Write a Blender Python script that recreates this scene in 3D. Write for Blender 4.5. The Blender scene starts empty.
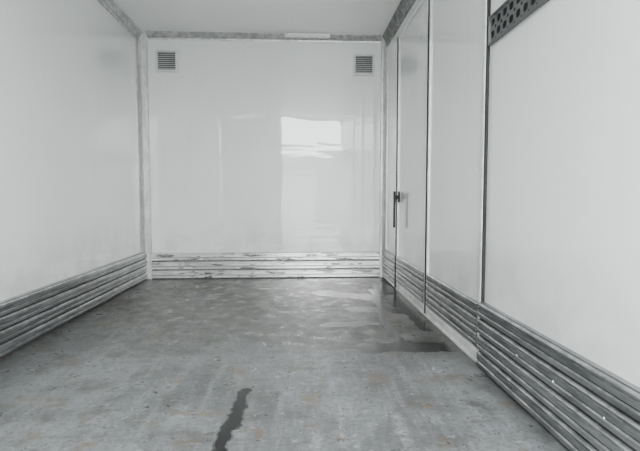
import bpy, bmesh, math, random
from mathutils import Vector
random.seed(4)
XL,XR,YB,YF,ZC=-1.595,0.93,4.84,-0.12,2.50
T=0.06
# ---------------- node helpers
class M:
    def __init__(s,name):
        s.m=bpy.data.materials.new(name); s.m.use_nodes=True
        s.nt=s.m.node_tree; s.n=s.nt.nodes; s.l=s.nt.links
        s.b=s.n['Principled BSDF']
        s.tc=s.n.new('ShaderNodeTexCoord').outputs['Object']
    def link(s,a,b): s.l.new(a,b)
    def setin(s,inp,v):
        if isinstance(v,bpy.types.NodeSocket): s.link(v,inp)
        else: inp.default_value=v
    def P(s,k,v): s.setin(s.b.inputs[k],v)
    def mapping(s,scale=(1,1,1),loc=(0,0,0),src=None):
        n=s.n.new('ShaderNodeMapping'); n.inputs['Scale'].default_value=scale; n.inputs['Location'].default_value=loc
        s.link(src or s.tc,n.inputs['Vector']); return n.outputs[0]
    def noise(s,scale,detail=4,rough=.55,vec=None,dist=0):
        n=s.n.new('ShaderNodeTexNoise'); n.inputs['Scale'].default_value=scale
        n.inputs['Detail'].default_value=detail; n.inputs['Roughness'].default_value=rough
        n.inputs['Distortion'].default_value=dist
        s.link(vec or s.tc,n.inputs['Vector']); return n.outputs['Fac']
    def noisec(s,scale,detail=3,vec=None):
        n=s.n.new('ShaderNodeTexNoise'); n.inputs['Scale'].default_value=scale
        n.inputs['Detail'].default_value=detail
        s.link(vec or s.tc,n.inputs['Vector']); return n.outputs['Color']
    def rng(s,v,a,b,c=0,d=1,smooth=True):
        n=s.n.new('ShaderNodeMapRange'); n.clamp=True
        if smooth: n.interpolation_type='SMOOTHSTEP'
        s.link(v,n.inputs[0])
        for i,x in enumerate((a,b,c,d)): n.inputs[i+1].default_value=x
        return n.outputs[0]
    def mix(s,f,a,b,mode='MIX'):
        n=s.n.new('ShaderNodeMix'); n.data_type='RGBA'; n.blend_type=mode
        s.setin(n.inputs[0],f); s.setin(n.inputs[6],a); s.setin(n.inputs[7],b); return n.outputs[2]
    def fmix(s,f,a,b):
        n=s.n.new('ShaderNodeMix'); s.setin(n.inputs[0],f); s.setin(n.inputs[2],a); s.setin(n.inputs[3],b); return n.outputs[0]
    def math(s,op,a,b=0.0,clamp=False):
        n=s.n.new('ShaderNodeMath'); n.operation=op; n.use_clamp=clamp
        s.setin(n.inputs[0],a); s.setin(n.inputs[1],b); return n.outputs[0]
    def vm(s,op,a,b=None,sc=None):
        n=s.n.new('ShaderNodeVectorMath'); n.operation=op
        s.setin(n.inputs[0],a)
        if b is not None: s.setin(n.inputs[1],b)
        if sc is not None: s.setin(n.inputs['Scale'],sc)
        return n.outputs['Value'] if op in('DOT_PRODUCT','LENGTH','DISTANCE') else n.outputs['Vector']
    def bump(s,h,strength=.2,dist=.01,coat=False):
        n=s.n.new('ShaderNodeBump'); n.inputs['Strength'].default_value=strength; n.inputs['Distance'].default_value=dist
        s.link(h,n.inputs['Height']); s.link(n.outputs[0],s.b.inputs['Normal'])
        if coat: s.link(n.outputs[0],s.b.inputs['Coat Normal'])
    def xyz(s,v=None):
        n=s.n.new('ShaderNodeSeparateXYZ'); s.link(v or s.tc,n.inputs[0]); return n.outputs
def c(*a): return (a[0],a[1],a[2],1)

def wallmat(name,col,rough=.35,coat=1.0,bs=.02,ripple=(.9,.9,1.4),cr=(.0,.02),ior=1.9):
    m=M(name)
    big=m.noise(1.3,3)
    streak=m.noise(3,4,vec=m.mapping((6,6,.35)))
    spk=m.noise(60,2)
    k=m.mix(m.rng(big,.35,.7,0,.4),col,c(col[0]*.90,col[1]*.915,col[2]*.90))
    k=m.mix(m.rng(streak,.55,.8,0,.12),k,c(.45,.45,.42))
    k=m.mix(m.rng(spk,.74,.8,0,.3),k,c(.3,.28,.24))
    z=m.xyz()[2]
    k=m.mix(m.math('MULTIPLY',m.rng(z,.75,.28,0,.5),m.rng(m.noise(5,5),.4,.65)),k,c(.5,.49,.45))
    m.P('Base Color',k)
    m.P('Roughness',rough)
    m.P('Coat Weight',coat); m.P('Coat IOR',ior); m.P('Coat Roughness',m.rng(m.noise(2.2,5,.6),.35,.7,*cr))
    m.bump(m.noise(1.0,2,vec=m.mapping(ripple)),bs,.05,True)
    return m.m
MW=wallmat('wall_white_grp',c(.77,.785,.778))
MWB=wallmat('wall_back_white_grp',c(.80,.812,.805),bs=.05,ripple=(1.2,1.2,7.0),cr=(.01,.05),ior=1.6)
MC=wallmat('ceiling_white_grp',c(.88,.885,.87),.4,.3,ior=1.5)
def alum(name,a,b,rough=.35,scale=(2,2,2),metal=.9,lo=.4,hi=.62):
    m=M(name)
    v=m.noise(4,6,.65,vec=m.mapping(scale))
    k=m.mix(m.rng(v,lo,hi),a,b)
    k=m.mix(m.rng(m.noise(40,3),.6,.75,0,.4),k,c(a[0]*.4,a[1]*.4,a[2]*.4))
    m.P('Base Color',k); m.P('Metallic',metal); m.P('Roughness',rough)
    m.bump(m.noise(60,3),.12,.003)
    return m.m
MA=alum('aluminium_trim',c(.56,.56,.55),c(.72,.72,.71),scale=(5,5,2),metal=.6)
MAL=alum('aluminium_bright_edge',c(.66,.66,.65),c(.85,.85,.84),.4,metal=.4)
MAD=alum('aluminium_dull',c(.38,.38,.37),c(.58,.58,.57),.42,scale=(5,5,5),metal=.55)
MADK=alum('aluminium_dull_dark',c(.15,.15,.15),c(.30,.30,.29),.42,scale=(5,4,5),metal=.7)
MKS=alum('kick_rail_grey',c(.15,.157,.16),c(.30,.308,.31),.28,(1.0,1.0,6),.8,.35,.65)
MKE=alum('kick_rail_edge_highlight',c(.30,.305,.305),c(.58,.58,.58),.28,(3,3,3),.8)  # edge highlights painted as a lighter colour so the ribs read
MKG=alum('kick_rail_groove_dark',c(.04,.04,.04),c(.085,.085,.085),.5,(3,3,3),.4)  # groove darkening put into the colour to bring out the ribs
MKB=alum('kick_rail_polished',c(.66,.66,.65),c(.88,.88,.87),.24,(2,1,3),.7,.35,.6)
m=M('kick_rail_scuffed')
v=m.noise(3.2,5,.7,vec=m.mapping((1.6,1,8)))
k=m.mix(m.rng(m.noise(2,3,vec=m.mapping((2,1,5))),.4,.6),c(.9,.9,.89),c(.66,.66,.65))
k=m.mix(m.rng(v,.53,.58,0,.88),k,c(.06,.06,.06))
m.P('Base Color',k); m.P('Metallic',.65); m.P('Roughness',.24); MKX=m.m
def flat(name,col,rough=.5,metal=0):
    m=M(name); k=m.mix(m.rng(m.noise(12,4),.35,.7,0,.5),col,c(col[0]*.75,col[1]*.75,col[2]*.75))
    m.P('Base Color',k); m.P('Roughness',rough); m.P('Metallic',metal); return m.m
MB=flat('black_rubber',c(.010,.010,.011),.7)
MV=flat('vent_plastic',c(.70,.71,.70),.45)
MVL=flat('vent_louvre_plastic',c(.50,.51,.51),.5)
MVD=flat('vent_shadow_mesh',c(.05,.05,.05),.7)
MTR=flat('track_steel',c(.16,.165,.165),.38,.7)

# floor material
m=M('worn_grey_floor')
big=m.noise(1.6,5,.6); mid=m.noise(7,6,.65); fine=m.noise(55,5,.7)
lng=m.noise(2.5,6,.65,vec=m.mapping((9,.8,1)))
crs=m.noise(2.5,5,.65,vec=m.mapping((.9,8,1)))
k=m.mix(m.rng(big,.38,.62),c(.075,.078,.078),c(.155,.164,.167))
k=m.mix(m.rng(lng,.45,.68,0,.5),k,c(.23,.24,.245))
k=m.mix(m.rng(crs,.50,.70,0,.55),k,c(.05,.052,.05))
k=m.mix(m.rng(mid,.50,.66,0,.7),k,c(.06,.056,.047))
k=m.mix(m.rng(fine,.48,.66,0,.7),k,c(.035,.035,.033))
k=m.mix(m.rng(m.noise(28,4,.6,vec=m.mapping((1,1,1),(5,2,0))),.59,.67,0,.55),k,c(.27,.28,.28))
X,Y,Z=m.xyz()
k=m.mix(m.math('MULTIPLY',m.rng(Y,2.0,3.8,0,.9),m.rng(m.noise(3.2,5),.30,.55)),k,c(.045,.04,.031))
# darker, noise-broken band along the side rails
edge=m.math('MAXIMUM',m.rng(X,-1.38,-1.54),m.rng(X,.78,.90))
k=m.mix(m.math('MULTIPLY',edge,m.rng(m.noise(4,5),.35,.55,.2,.75)),k,c(.03,.029,.026))
rust=m.rng(m.noise(6.5,4,.6,vec=m.mapping((1,1,1),(3.1,7.7,0))),.58,.68,0,.65)
k=m.mix(rust,k,c(.105,.07,.034))
dist=m.vm('ADD',m.vm('SCALE',m.vm('SUBTRACT',m.noisec(5,2),(.5,.5,.5)),sc=.08),m.vm('SCALE',m.vm('SUBTRACT',m.noisec(26,3),(.5,.5,.5)),sc=.04))
p=m.vm('MULTIPLY',m.vm('ADD',m.tc,dist),(1,1,0))
def seg(a,b,r,soft=.35):
    a=Vector((a[0],a[1],0)); b=Vector((b[0],b[1],0)); ba=b-a
    pa=m.vm('SUBTRACT',p,tuple(a))
    h=m.math('DIVIDE',m.vm('DOT_PRODUCT',pa,tuple(ba)),max(ba.dot(ba),1e-5),True)
    d=m.vm('LENGTH',m.vm('SUBTRACT',pa,m.vm('SCALE',tuple(ba),sc=h)))
    return m.rng(d,r*(1+soft),r*(1-soft))
def union(L):
    mk=None
    for a,b,r in L:
        s_=seg(a,b,r); mk=s_ if mk is None else m.math('MAXIMUM',mk,s_)
    return mk
wet=union([((-.225,2.0),(-.235,1.86),.022),((-.235,1.86),(-.245,1.66),.030),((-.245,1.68),(-.265,1.48),.022),
 ((.22,2.56),(.45,2.53),.034),((.42,2.52),(.62,2.57),.085),((.58,2.54),(.84,2.53),.085),
 ((.605,2.55),(.60,3.15),.026),((.60,3.15),(.66,3.7),.024),((.66,3.7),(.7,4.2),.035),
 ((.80,4.4),(.83,3.5),.08),((.83,3.5),(.82,2.9),.04),
 ((.25,4.05),(.6,3.85),.10),((.45,3.45),(.8,3.35),.07),((.20,3.0),(.5,3.05),.045)])
dry=union([((.62,2.9),(.48,2.98),.02),((.02,3.4),(.06,2.95),.024),((.06,2.95),(.30,2.86),.022),((.30,2.86),(.55,3.05),.022),
 ((.0,3.4),(.35,3.6),.024),((-.1,4.3),(.2,4.2),.04)])
halo=m.math('MAXIMUM',seg((.15,3.0),(.75,2.75),.30,.7),seg((.0,3.8),(.7,3.9),.45,.7))
k=m.mix(m.math('MULTIPLY',halo,m.rng(mid,.34,.54,0,.88)),k,c(.034,.032,.027))
k=m.mix(m.math('MULTIPLY',dry,.78),k,c(.018,.017,.014))
k=m.mix(m.math('MULTIPLY',wet,.95),k,c(.010,.010,.009))
m.P('Base Color',k)
ro=m.rng(m.noise(9,5,.65),.3,.7,.25,.46)
m.P('Roughness',m.fmix(wet,ro,.13)); m.P('Metallic',.05)
m.P('Specular IOR Level',m.fmix(wet,.5,.22))
m.bump(m.math('ADD',fine,lng),.18,.004)
MF=m.m

# ---------------- mesh helpers
def obj(name,bm,mats,parent=None,smooth=False):
    me=bpy.data.meshes.new(name)
    bmesh.ops.recalc_face_normals(bm,faces=bm.faces)
    bm.to_mesh(me); bm.free()
    for x in (mats if isinstance(mats,list) else [mats]): me.materials.append(x)
    if smooth:
        for f in me.polygons: f.use_smooth=True
    o=bpy.data.objects.new(name,me); bpy.context.scene.collection.objects.link(o)
    if parent: o.parent=parent
    return o
def box(bm,x0,x1,y0,y1,z0,z1,mi=0,bev=0):
    r=bmesh.ops.create_cube(bm,size=1)
    vs=r['verts']
    for v in vs:
        v.co=Vector(((x0+x1)/2+v.co.x*(x1-x0),(y0+y1)/2+v.co.y*(y1-y0),(z0+z1)/2+v.co.z*(z1-z0)))
    fs={f for v in vs for f in v.link_faces}
    for f in fs: f.material_index=mi
    if bev:
        es={e for v in vs for e in v.link_edges}
        bmesh.ops.bevel(bm,geom=list(es),offset=bev,segments=2,affect='EDGES')
def extr(bm,prof,o,u,w,L,mi=0,mis=None):
    o=Vector(o);u=Vector(u);w=Vector(w);L=Vector(L)
    A=[bm.verts.new(o+u*q[0]+w*q[1]) for q in prof]; B=[bm.verts.new(v.co+L) for v in A]
    n=len(A)
    for i in range(n):
        f=bm.faces.new((A[i],A[(i+1)%n],B[(i+1)%n],B[i])); f.material_index=prof[i][2] if len(prof[i])>2 else mi
    f=bm.faces.new(A); f.material_index=mi
    f=bm.faces.new(B[::-1]); f.material_index=mi
def rivet(bm,pos,nrm,r=.007,mi=0):
    n=Vector(nrm).normalized(); t=n.orthogonal().normalized(); s=n.cross(t); p=Vector(pos)
    rings=[]
    for h,rr in ((0,1),(.45,.8),(.65,.4)):
        rings.append([bm.verts.new(p+n*h*r+(t*math.cos(a)+s*math.sin(a))*r*rr) for a in [i*math.pi/4 for i in range(8)]])
    for q in range(2):
        for i in range(8):
            f=bm.faces.new((rings[q][i],rings[q][(i+1)%8],rings[q+1][(i+1)%8],rings[q+1][i])); f.material_index=mi
    f=bm.faces.new(rings[2]); f.material_index=mi
def kickprof(H,n,d=.026,alt=0,base=0.0,edge=0):
    """ribbed extruded planks: (depth,z,material of the face that follows)"""
    p=[(0,0,0)]; h=H/n; g=base+d*.35; D=base+d; m_=D-.006
    for i in range(n):
        z=i*h
        p+=[(g,z+.0005,1),(g,z+.006,0),(D,z+.013,alt),(D,z+h*.36,edge),(m_,z+h*.41,1),(m_,z+h*.46,0),(D-.001,z+h*.51,alt),(D-.001,z+h*.74,edge),(m_,z+h*.77,0),(D,z+h*.80,alt),(D,z+h-.009,edge),(D-.003,z+h-.005,edge),(D-.010,z+h-.002,1)]
    p+=[(g,H,0),(0,H,0)]
    return p

# ---------------- shell
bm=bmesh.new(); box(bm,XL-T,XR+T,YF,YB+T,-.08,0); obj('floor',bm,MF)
bm=bmesh.new(); box(bm,XL-T,XR+T,YF,YB+T,ZC,ZC+.06); obj('ceiling',bm,MC)
bm=bmesh.new(); box(bm,XL-T,XL,YF,YB+T,0,ZC); obj('wall_left',bm,MW)
bm=bmesh.new(); box(bm,XL,XR,YB,YB+T,0,ZC); obj('wall_back',bm,MWB)
D0,D1,DZ=2.235,4.21,2.30
bm=bmesh.new()
box(bm,XR,XR+T,YF,D0,0,ZC); box(bm,XR,XR+T,D1,YB+T,0,ZC); box(bm,XR,XR+T,D0,D1,DZ,ZC)
obj('wall_right',bm,MW)

# kick rails
bm=bmesh.new(); extr(bm,kickprof(.285,4,.026,base=.024,edge=2),(XL,YF,0),(1,0,0),(0,0,1),(0,YB-YF-.001,0))
for i in range(16): rivet(bm,(XL+.044,.2+i*.3,.10),(1,0,0))
obj('baseboard_left',bm,[MKS,MKG,MKE])
bm=bmesh.new(); extr(bm,kickprof(.325,4,.026,base=.012,edge=2),(XR,YF,0),(-1,0,0),(0,0,1),(0,D0-.012-YF,0))
extr(bm,kickprof(.30,4,.026,base=.004,edge=2),(XR,D1+.018,0),(-1,0,0),(0,0,1),(0,YB-D1-.019,0))
for i in range(8): rivet(bm,(XR-.032,.2+i*.27,.195),(-1,0,0))
obj('baseboard_right',bm,[MKS,MKG,MKE])
bm=bmesh.new(); extr(bm,kickprof(.275,3,.02,alt=2),(XL+.09,YB,0),(0,-1,0),(0,0,1),(XR-XL-.15,0,0))
for i in range(22):
    for z in (.035,.172,.24): rivet(bm,(XL+.14+i*.107,YB-.02,z),(0,-1,0),.006)
obj('baseboard_back',bm,[MKB,MKG,MKX])

# corner posts
def corner(name,x,sx,a):
    bm=bmesh.new()
    pr=[(0,0),(a,0),(a,.006),(a-.008,.013),(a-.018,.013),(a-.024,.006),(.030,.010),(.010,.030),(.006,.069),(.011,.077),(.006,.085),(0,.085)]
    extr(bm,pr,(x,YB,0),(sx,0,0),(0,-1,0),(0,0,ZC-.001))
    for i in range(20):
        rivet(bm,(x+sx*(a-.034),YB-.007,.1+i*.125),(0,-1,0),.006)
        rivet(bm,(x+sx*.008,YB-.062,.1+i*.125),(sx,0,0),.0055)
    obj(name,bm,MA)
corner('trim_1',XL,1,.095); corner('trim_2',XR,-1,.06)
bm=bmesh.new()
extr(bm,[(0,0),(.065,0),(.065,.007),(.05,.012),(.040,.03),(.012,.055),(.007,.06),(0,.06)],(XL+.10,YB,ZC),(0,0,-1),(0,-1,0),(XR-XL-.165,0,0))
for i in range(20): rivet(bm,(XL+.14+i*.12,YB-.009,ZC-.057),(0,-1,0),.0055)
for i in range(20): rivet(bm,(XL+.14+i*.12,YB-.05,ZC-.018),(0,-1,-1),.0055)
obj('trim_3',bm,MAD)
def cove(name,x,sx,hz,hx,mat,mat2):
    bm=bmesh.new()
    pr=[(0,0),(hz,0),(hz,.006),(hz-.015,.013),(hz-.03,.013),(.05,.02),(.02,.035),(.012,hx-.01),(.006,hx),(0,hx)]
    extr(bm,pr,(x,YF,ZC),(0,0,-1),(sx,0,0),(0,YB-YF-.001,0))
    for i in range(38):
        rivet(bm,(x+sx*.013,.15+i*.12,ZC-hz+.022),(sx,0,0),.0055,1)
        rivet(bm,(x+sx*(hx-.012),.15+i*.12,ZC-.011),(0,0,-1),.0055,1)
    obj(name,bm,[mat,mat2])
cove('trim_4',XL,1,.08,.055,MAD,MA); cove('trim_5',XR,-1,.12,.05,MADK,MA)

# side door
door=bpy.data.objects.new('door_1',None); bpy.context.scene.collection.objects.link(door)
YM=3.23
def leaf(tag,y0,y1):
    g=.014
    bm=bmesh.new(); box(bm,XR-.006,XR+.045,y0+g,y1-g,.02,DZ-g,0,.002); obj('leaf_'+tag,bm,MW,door)
    bm=bmesh.new(); w=.026
    xf=(XR-.016,XR-.0061)
    box(bm,*xf,y0+g*.6,y0+g+w,.02,DZ-g,0,.003); box(bm,*xf,y1-g-w,y1-g,.02,DZ-g,0,.003)
    box(bm,*xf,y0+g+w,y1-g-w,.02,.06,0,.003); box(bm,*xf,y0+g+w,y1-g-w,DZ-g-w,DZ-g,0,.003)
    for i in range(17):
        rivet(bm,(XR-.016,y0+g+w/2,.1+i*.13),(-1,0,0),.004); rivet(bm,(XR-.016,y1-g-w/2,.1+i*.13),(-1,0,0),.004)
    obj('frame_'+tag,bm,MAL,door)
    bm=bmesh.new(); extr(bm,kickprof(.235,3,.018,edge=2),(XR-.0061,y0+g+w,.075),(-1,0,0),(0,0,1),(0,y1-y0-2*g-2*w,0))
    obj('kick_'+tag,bm,[MKS,MKG,MKE],door)
leaf('near',D0,YM); leaf('far',YM,D1)
bm=bmesh.new()
for y,a,b,x in ((D0,.010,.007,.014),(YM,.0138,.007,.021),(D1,.0138,.0138,.021)):
    box(bm,XR-x,XR-.0005,y-a,y+b,.003,DZ-.016,0,.002)
box(bm,XR-.004,XR+.04,D0,D1,DZ-.0118,DZ)
obj('gasket',bm,MB,door)
bm=bmesh.new(); box(bm,XR-.022,XR+.045,D0+.015,D1-.015,.0,.018,0,.002); obj('sill',bm,MAL,door)
bm=bmesh.new(); hy=4.09
box(bm,XR-.026,XR-.0161,hy-.03,hy+.03,.80,.90,0,.004)
box(bm,XR-.055,XR-.026,hy-.016,hy+.016,.83,.865,0,.005)
pr=[(-.018,.0),(.018,.0),(.022,.05),(.014,.12),(.012,.25),(.017,.30),(.0,.325),(-.017,.30),(-.012,.25),(-.014,.12),(-.022,.05)]
extr(bm,[(a,-b) for a,b in pr],(XR-.070,hy,.90),(0,1,0),(0,0,1),(.015,0,0))
obj('handle',bm,MB,door)

# rear cargo door (closed half), behind the camera
rd=bpy.data.objects.new('door_2',None); bpy.context.scene.collection.objects.link(rd)
bm=bmesh.new(); box(bm,XL+.01,-.32,YF-.07,YF-.01,.0,ZC-.01,0,.004); obj('leaf',bm,MW,rd)
bm=bmesh.new(); box(bm,-.36,-.315,YF-.009,YF+.006,.0,ZC-.01,0,.003); box(bm,XL+.06,-.37,YF-.009,YF+.006,.02,.28,0,.003); obj('door_edge',bm,MA,rd)

# cargo lashing track with real slots
z0,z1=1.565,1.70; yA,yE=YF+.02,D0-.035
bm=bmesh.new()
def slotted(bm,y0,y1):
    pitch=.062; n=int((y1-y0)/pitch); pitch=(y1-y0)/n; x=XR-.014; rh=(z1-z0-.024)/2
    for row in range(2):
        za=z0+.012+row*rh; zm=za+rh/2
        for i in range(n):
            ym=y0+(i+.5)*pitch
            N=16; inn=[];out=[]
            for q in range(N):
                a=(q+.5)*2*math.pi/N; ca,sa=math.cos(a),math.sin(a)
                inn.append(bm.verts.new((x,ym+.021*math.copysign(abs(ca)**.7,ca),zm+.017*math.copysign(abs(sa)**.7,sa))))
                t=1/max(abs(ca),abs(sa)); out.append(bm.verts.new((x,ym+ca*t*pitch/2,zm+sa*t*rh/2)))
            inb=[bm.verts.new(v.co+Vector((.004,0,0))) for v in inn]
            for q in range(N):
                r=(q+1)%N
                bm.faces.new((inn[q],inn[r],out[r],out[q])); bm.faces.new((inn[q],inn[r],inb[r],inb[q]))
slotted(bm,yA,yE)
box(bm,XR-.018,XR-.0005,yA,yE,z0,z0+.012,0,.002); box(bm,XR-.018,XR-.0005,yA,yE,z1-.012,z1,0,.002)
box(bm,XR-.018,XR-.0005,yE,yE+.012,z0,z1,0,.002)
bmesh.ops.remove_doubles(bm,verts=bm.verts,dist=.0002)
tr=obj('cargo_lashing_track',bm,MTR)
bm=bmesh.new(); box(bm,XR-.003,XR-.0003,yA,yE-.001,z0+.0125,z1-.0125); obj('back_channel',bm,MB,tr)

# air vents
def vent(cx,cz):
    e=bpy.data.objects.new('air_vent',None); bpy.context.scene.collection.objects.link(e)
    s=.112; y=YB-.0005
    bm=bmesh.new()
    for (a,b,cc,d) in ((-s,s,s-.024,s),(-s,s,-s,-s+.024),(-s,-s+.024,-s+.024,s-.024),(s-.024,s,-s+.024,s-.024)):
        box(bm,cx+a,cx+b,y-.018,y,cz+cc,cz+d,0,.003)
    obj('frame',bm,MV,e)
    bm=bmesh.new(); n=9
    for i in range(n):
        z=cz-s+.024+(i+.5)*(2*s-.048)/n
        extr(bm,[(0,.005),(.016,-.007),(.017,-.003),(.001,.009)],(cx-s+.023,y-.001,z),(0,-1,0),(0,0,1),(2*s-.046,0,0))
    obj('louvres',bm,MVL,e)
    bm=bmesh.new(); box(bm,cx-s+.023,cx+s-.023,y-.0012,y,cz-s+.023,cz+s-.023); obj('mesh_backing',bm,MVD,e)
    return e
vent(-1.31,2.225); vent(.695,2.215)

# small interior lamp on the front header
e=bpy.data.objects.new('interior_lamp',None); bpy.context.scene.collection.objects.link(e)
bm=bmesh.new(); box(bm,-.12,.34,YB-.085,YB-.0605,ZC-.045,ZC-.001,0,.005); obj('housing',bm,MA,e)
ml=M('lamp_lens'); ml.P('Base Color',c(.8,.8,.8)); ml.P('Roughness',.15)
bm=bmesh.new(); box(bm,-.09,.31,YB-.1,YB-.085,ZC-.038,ZC-.01,0,.006); obj('lens',bm,ml.m,e)

# ---------------- outside world
m=M('concrete_yard'); k=m.mix(m.rng(m.noise(3,6),.3,.7),c(.26,.26,.25),c(.36,.36,.35)); m.P('Base Color',k); m.P('Roughness',.85)
bm=bmesh.new(); box(bm,-40,40,-60,20,-1.3,-1.15); obj('ground',bm,m.m)
m=M('corrugated_cladding'); k=m.mix(m.rng(m.noise(2,5),.3,.7),c(.30,.31,.31),c(.40,.41,.40)); m.P('Base Color',k); m.P('Roughness',.6)
bm=bmesh.new()
pts=[]
for i in range(160):
    x=-20+i*.25; pts+=[(x,0),(x+.1,0),(x+.125,.06),(x+.225,.06)]
pts+=[(20,0),(20,8),(-20,8)]
extr(bm,[(a,-b) for a,b in pts],(0,-26,-1.15),(1,0,0),(0,1,0),(0,0,5.6))
wh=obj('warehouse',bm,m.m)
bm=bmesh.new()
for i in range(5):
    for q in range(8): box(bm,-14+i*6,-10.5+i*6,-25.93,-25.87,-1.1+q*.45,-.68+q*.45,0,.02)
obj('roller_shutters',bm,flat('shutter_grey',c(.6,.61,.62),.5),wh)
w=bpy.data.worlds.new('World'); bpy.context.scene.world=w; w.use_nodes=True
nt=w.node_tree; bg=nt.nodes['Background']
tc=nt.nodes.new('ShaderNodeTexCoord'); sp=nt.nodes.new('ShaderNodeSeparateXYZ'); nt.links.new(tc.outputs['Generated'],sp.inputs[0])
cr=nt.nodes.new('ShaderNodeValToRGB'); nt.links.new(sp.outputs[2],cr.inputs[0])
cr.color_ramp.elements[0].position=0; cr.color_ramp.elements[0].color=(1,1,.99,1)
cr.color_ramp.elements[1].position=.6; cr.color_ramp.elements[1].color=(.86,.905,.935,1)
nt.links.new(cr.outputs[0],bg.inputs[0]); bg.inputs[1].default_value=28.5
L=bpy.data.lights.new('doorway_portal','AREA'); L.shape='RECTANGLE'; L.size=1.25; L.size_y=2.5
L.cycles.is_portal=True
lo=bpy.data.objects.new('doorway_portal',L); bpy.context.scene.collection.objects.link(lo)
lo.location=(.305,YF-.03,1.25); lo.rotation_euler=(math.radians(90),0,0)
# ---------------- camera
cam=bpy.data.cameras.new('camera'); co=bpy.data.objects.new('camera',cam); bpy.context.scene.collection.objects.link(co)
cam.sensor_width=36; cam.lens=26.0; cam.clip_start=.02
co.location=(0,0,.84); co.rotation_euler=(math.radians(90-3.4),0,math.radians(-2.85))
bpy.context.scene.camera=co
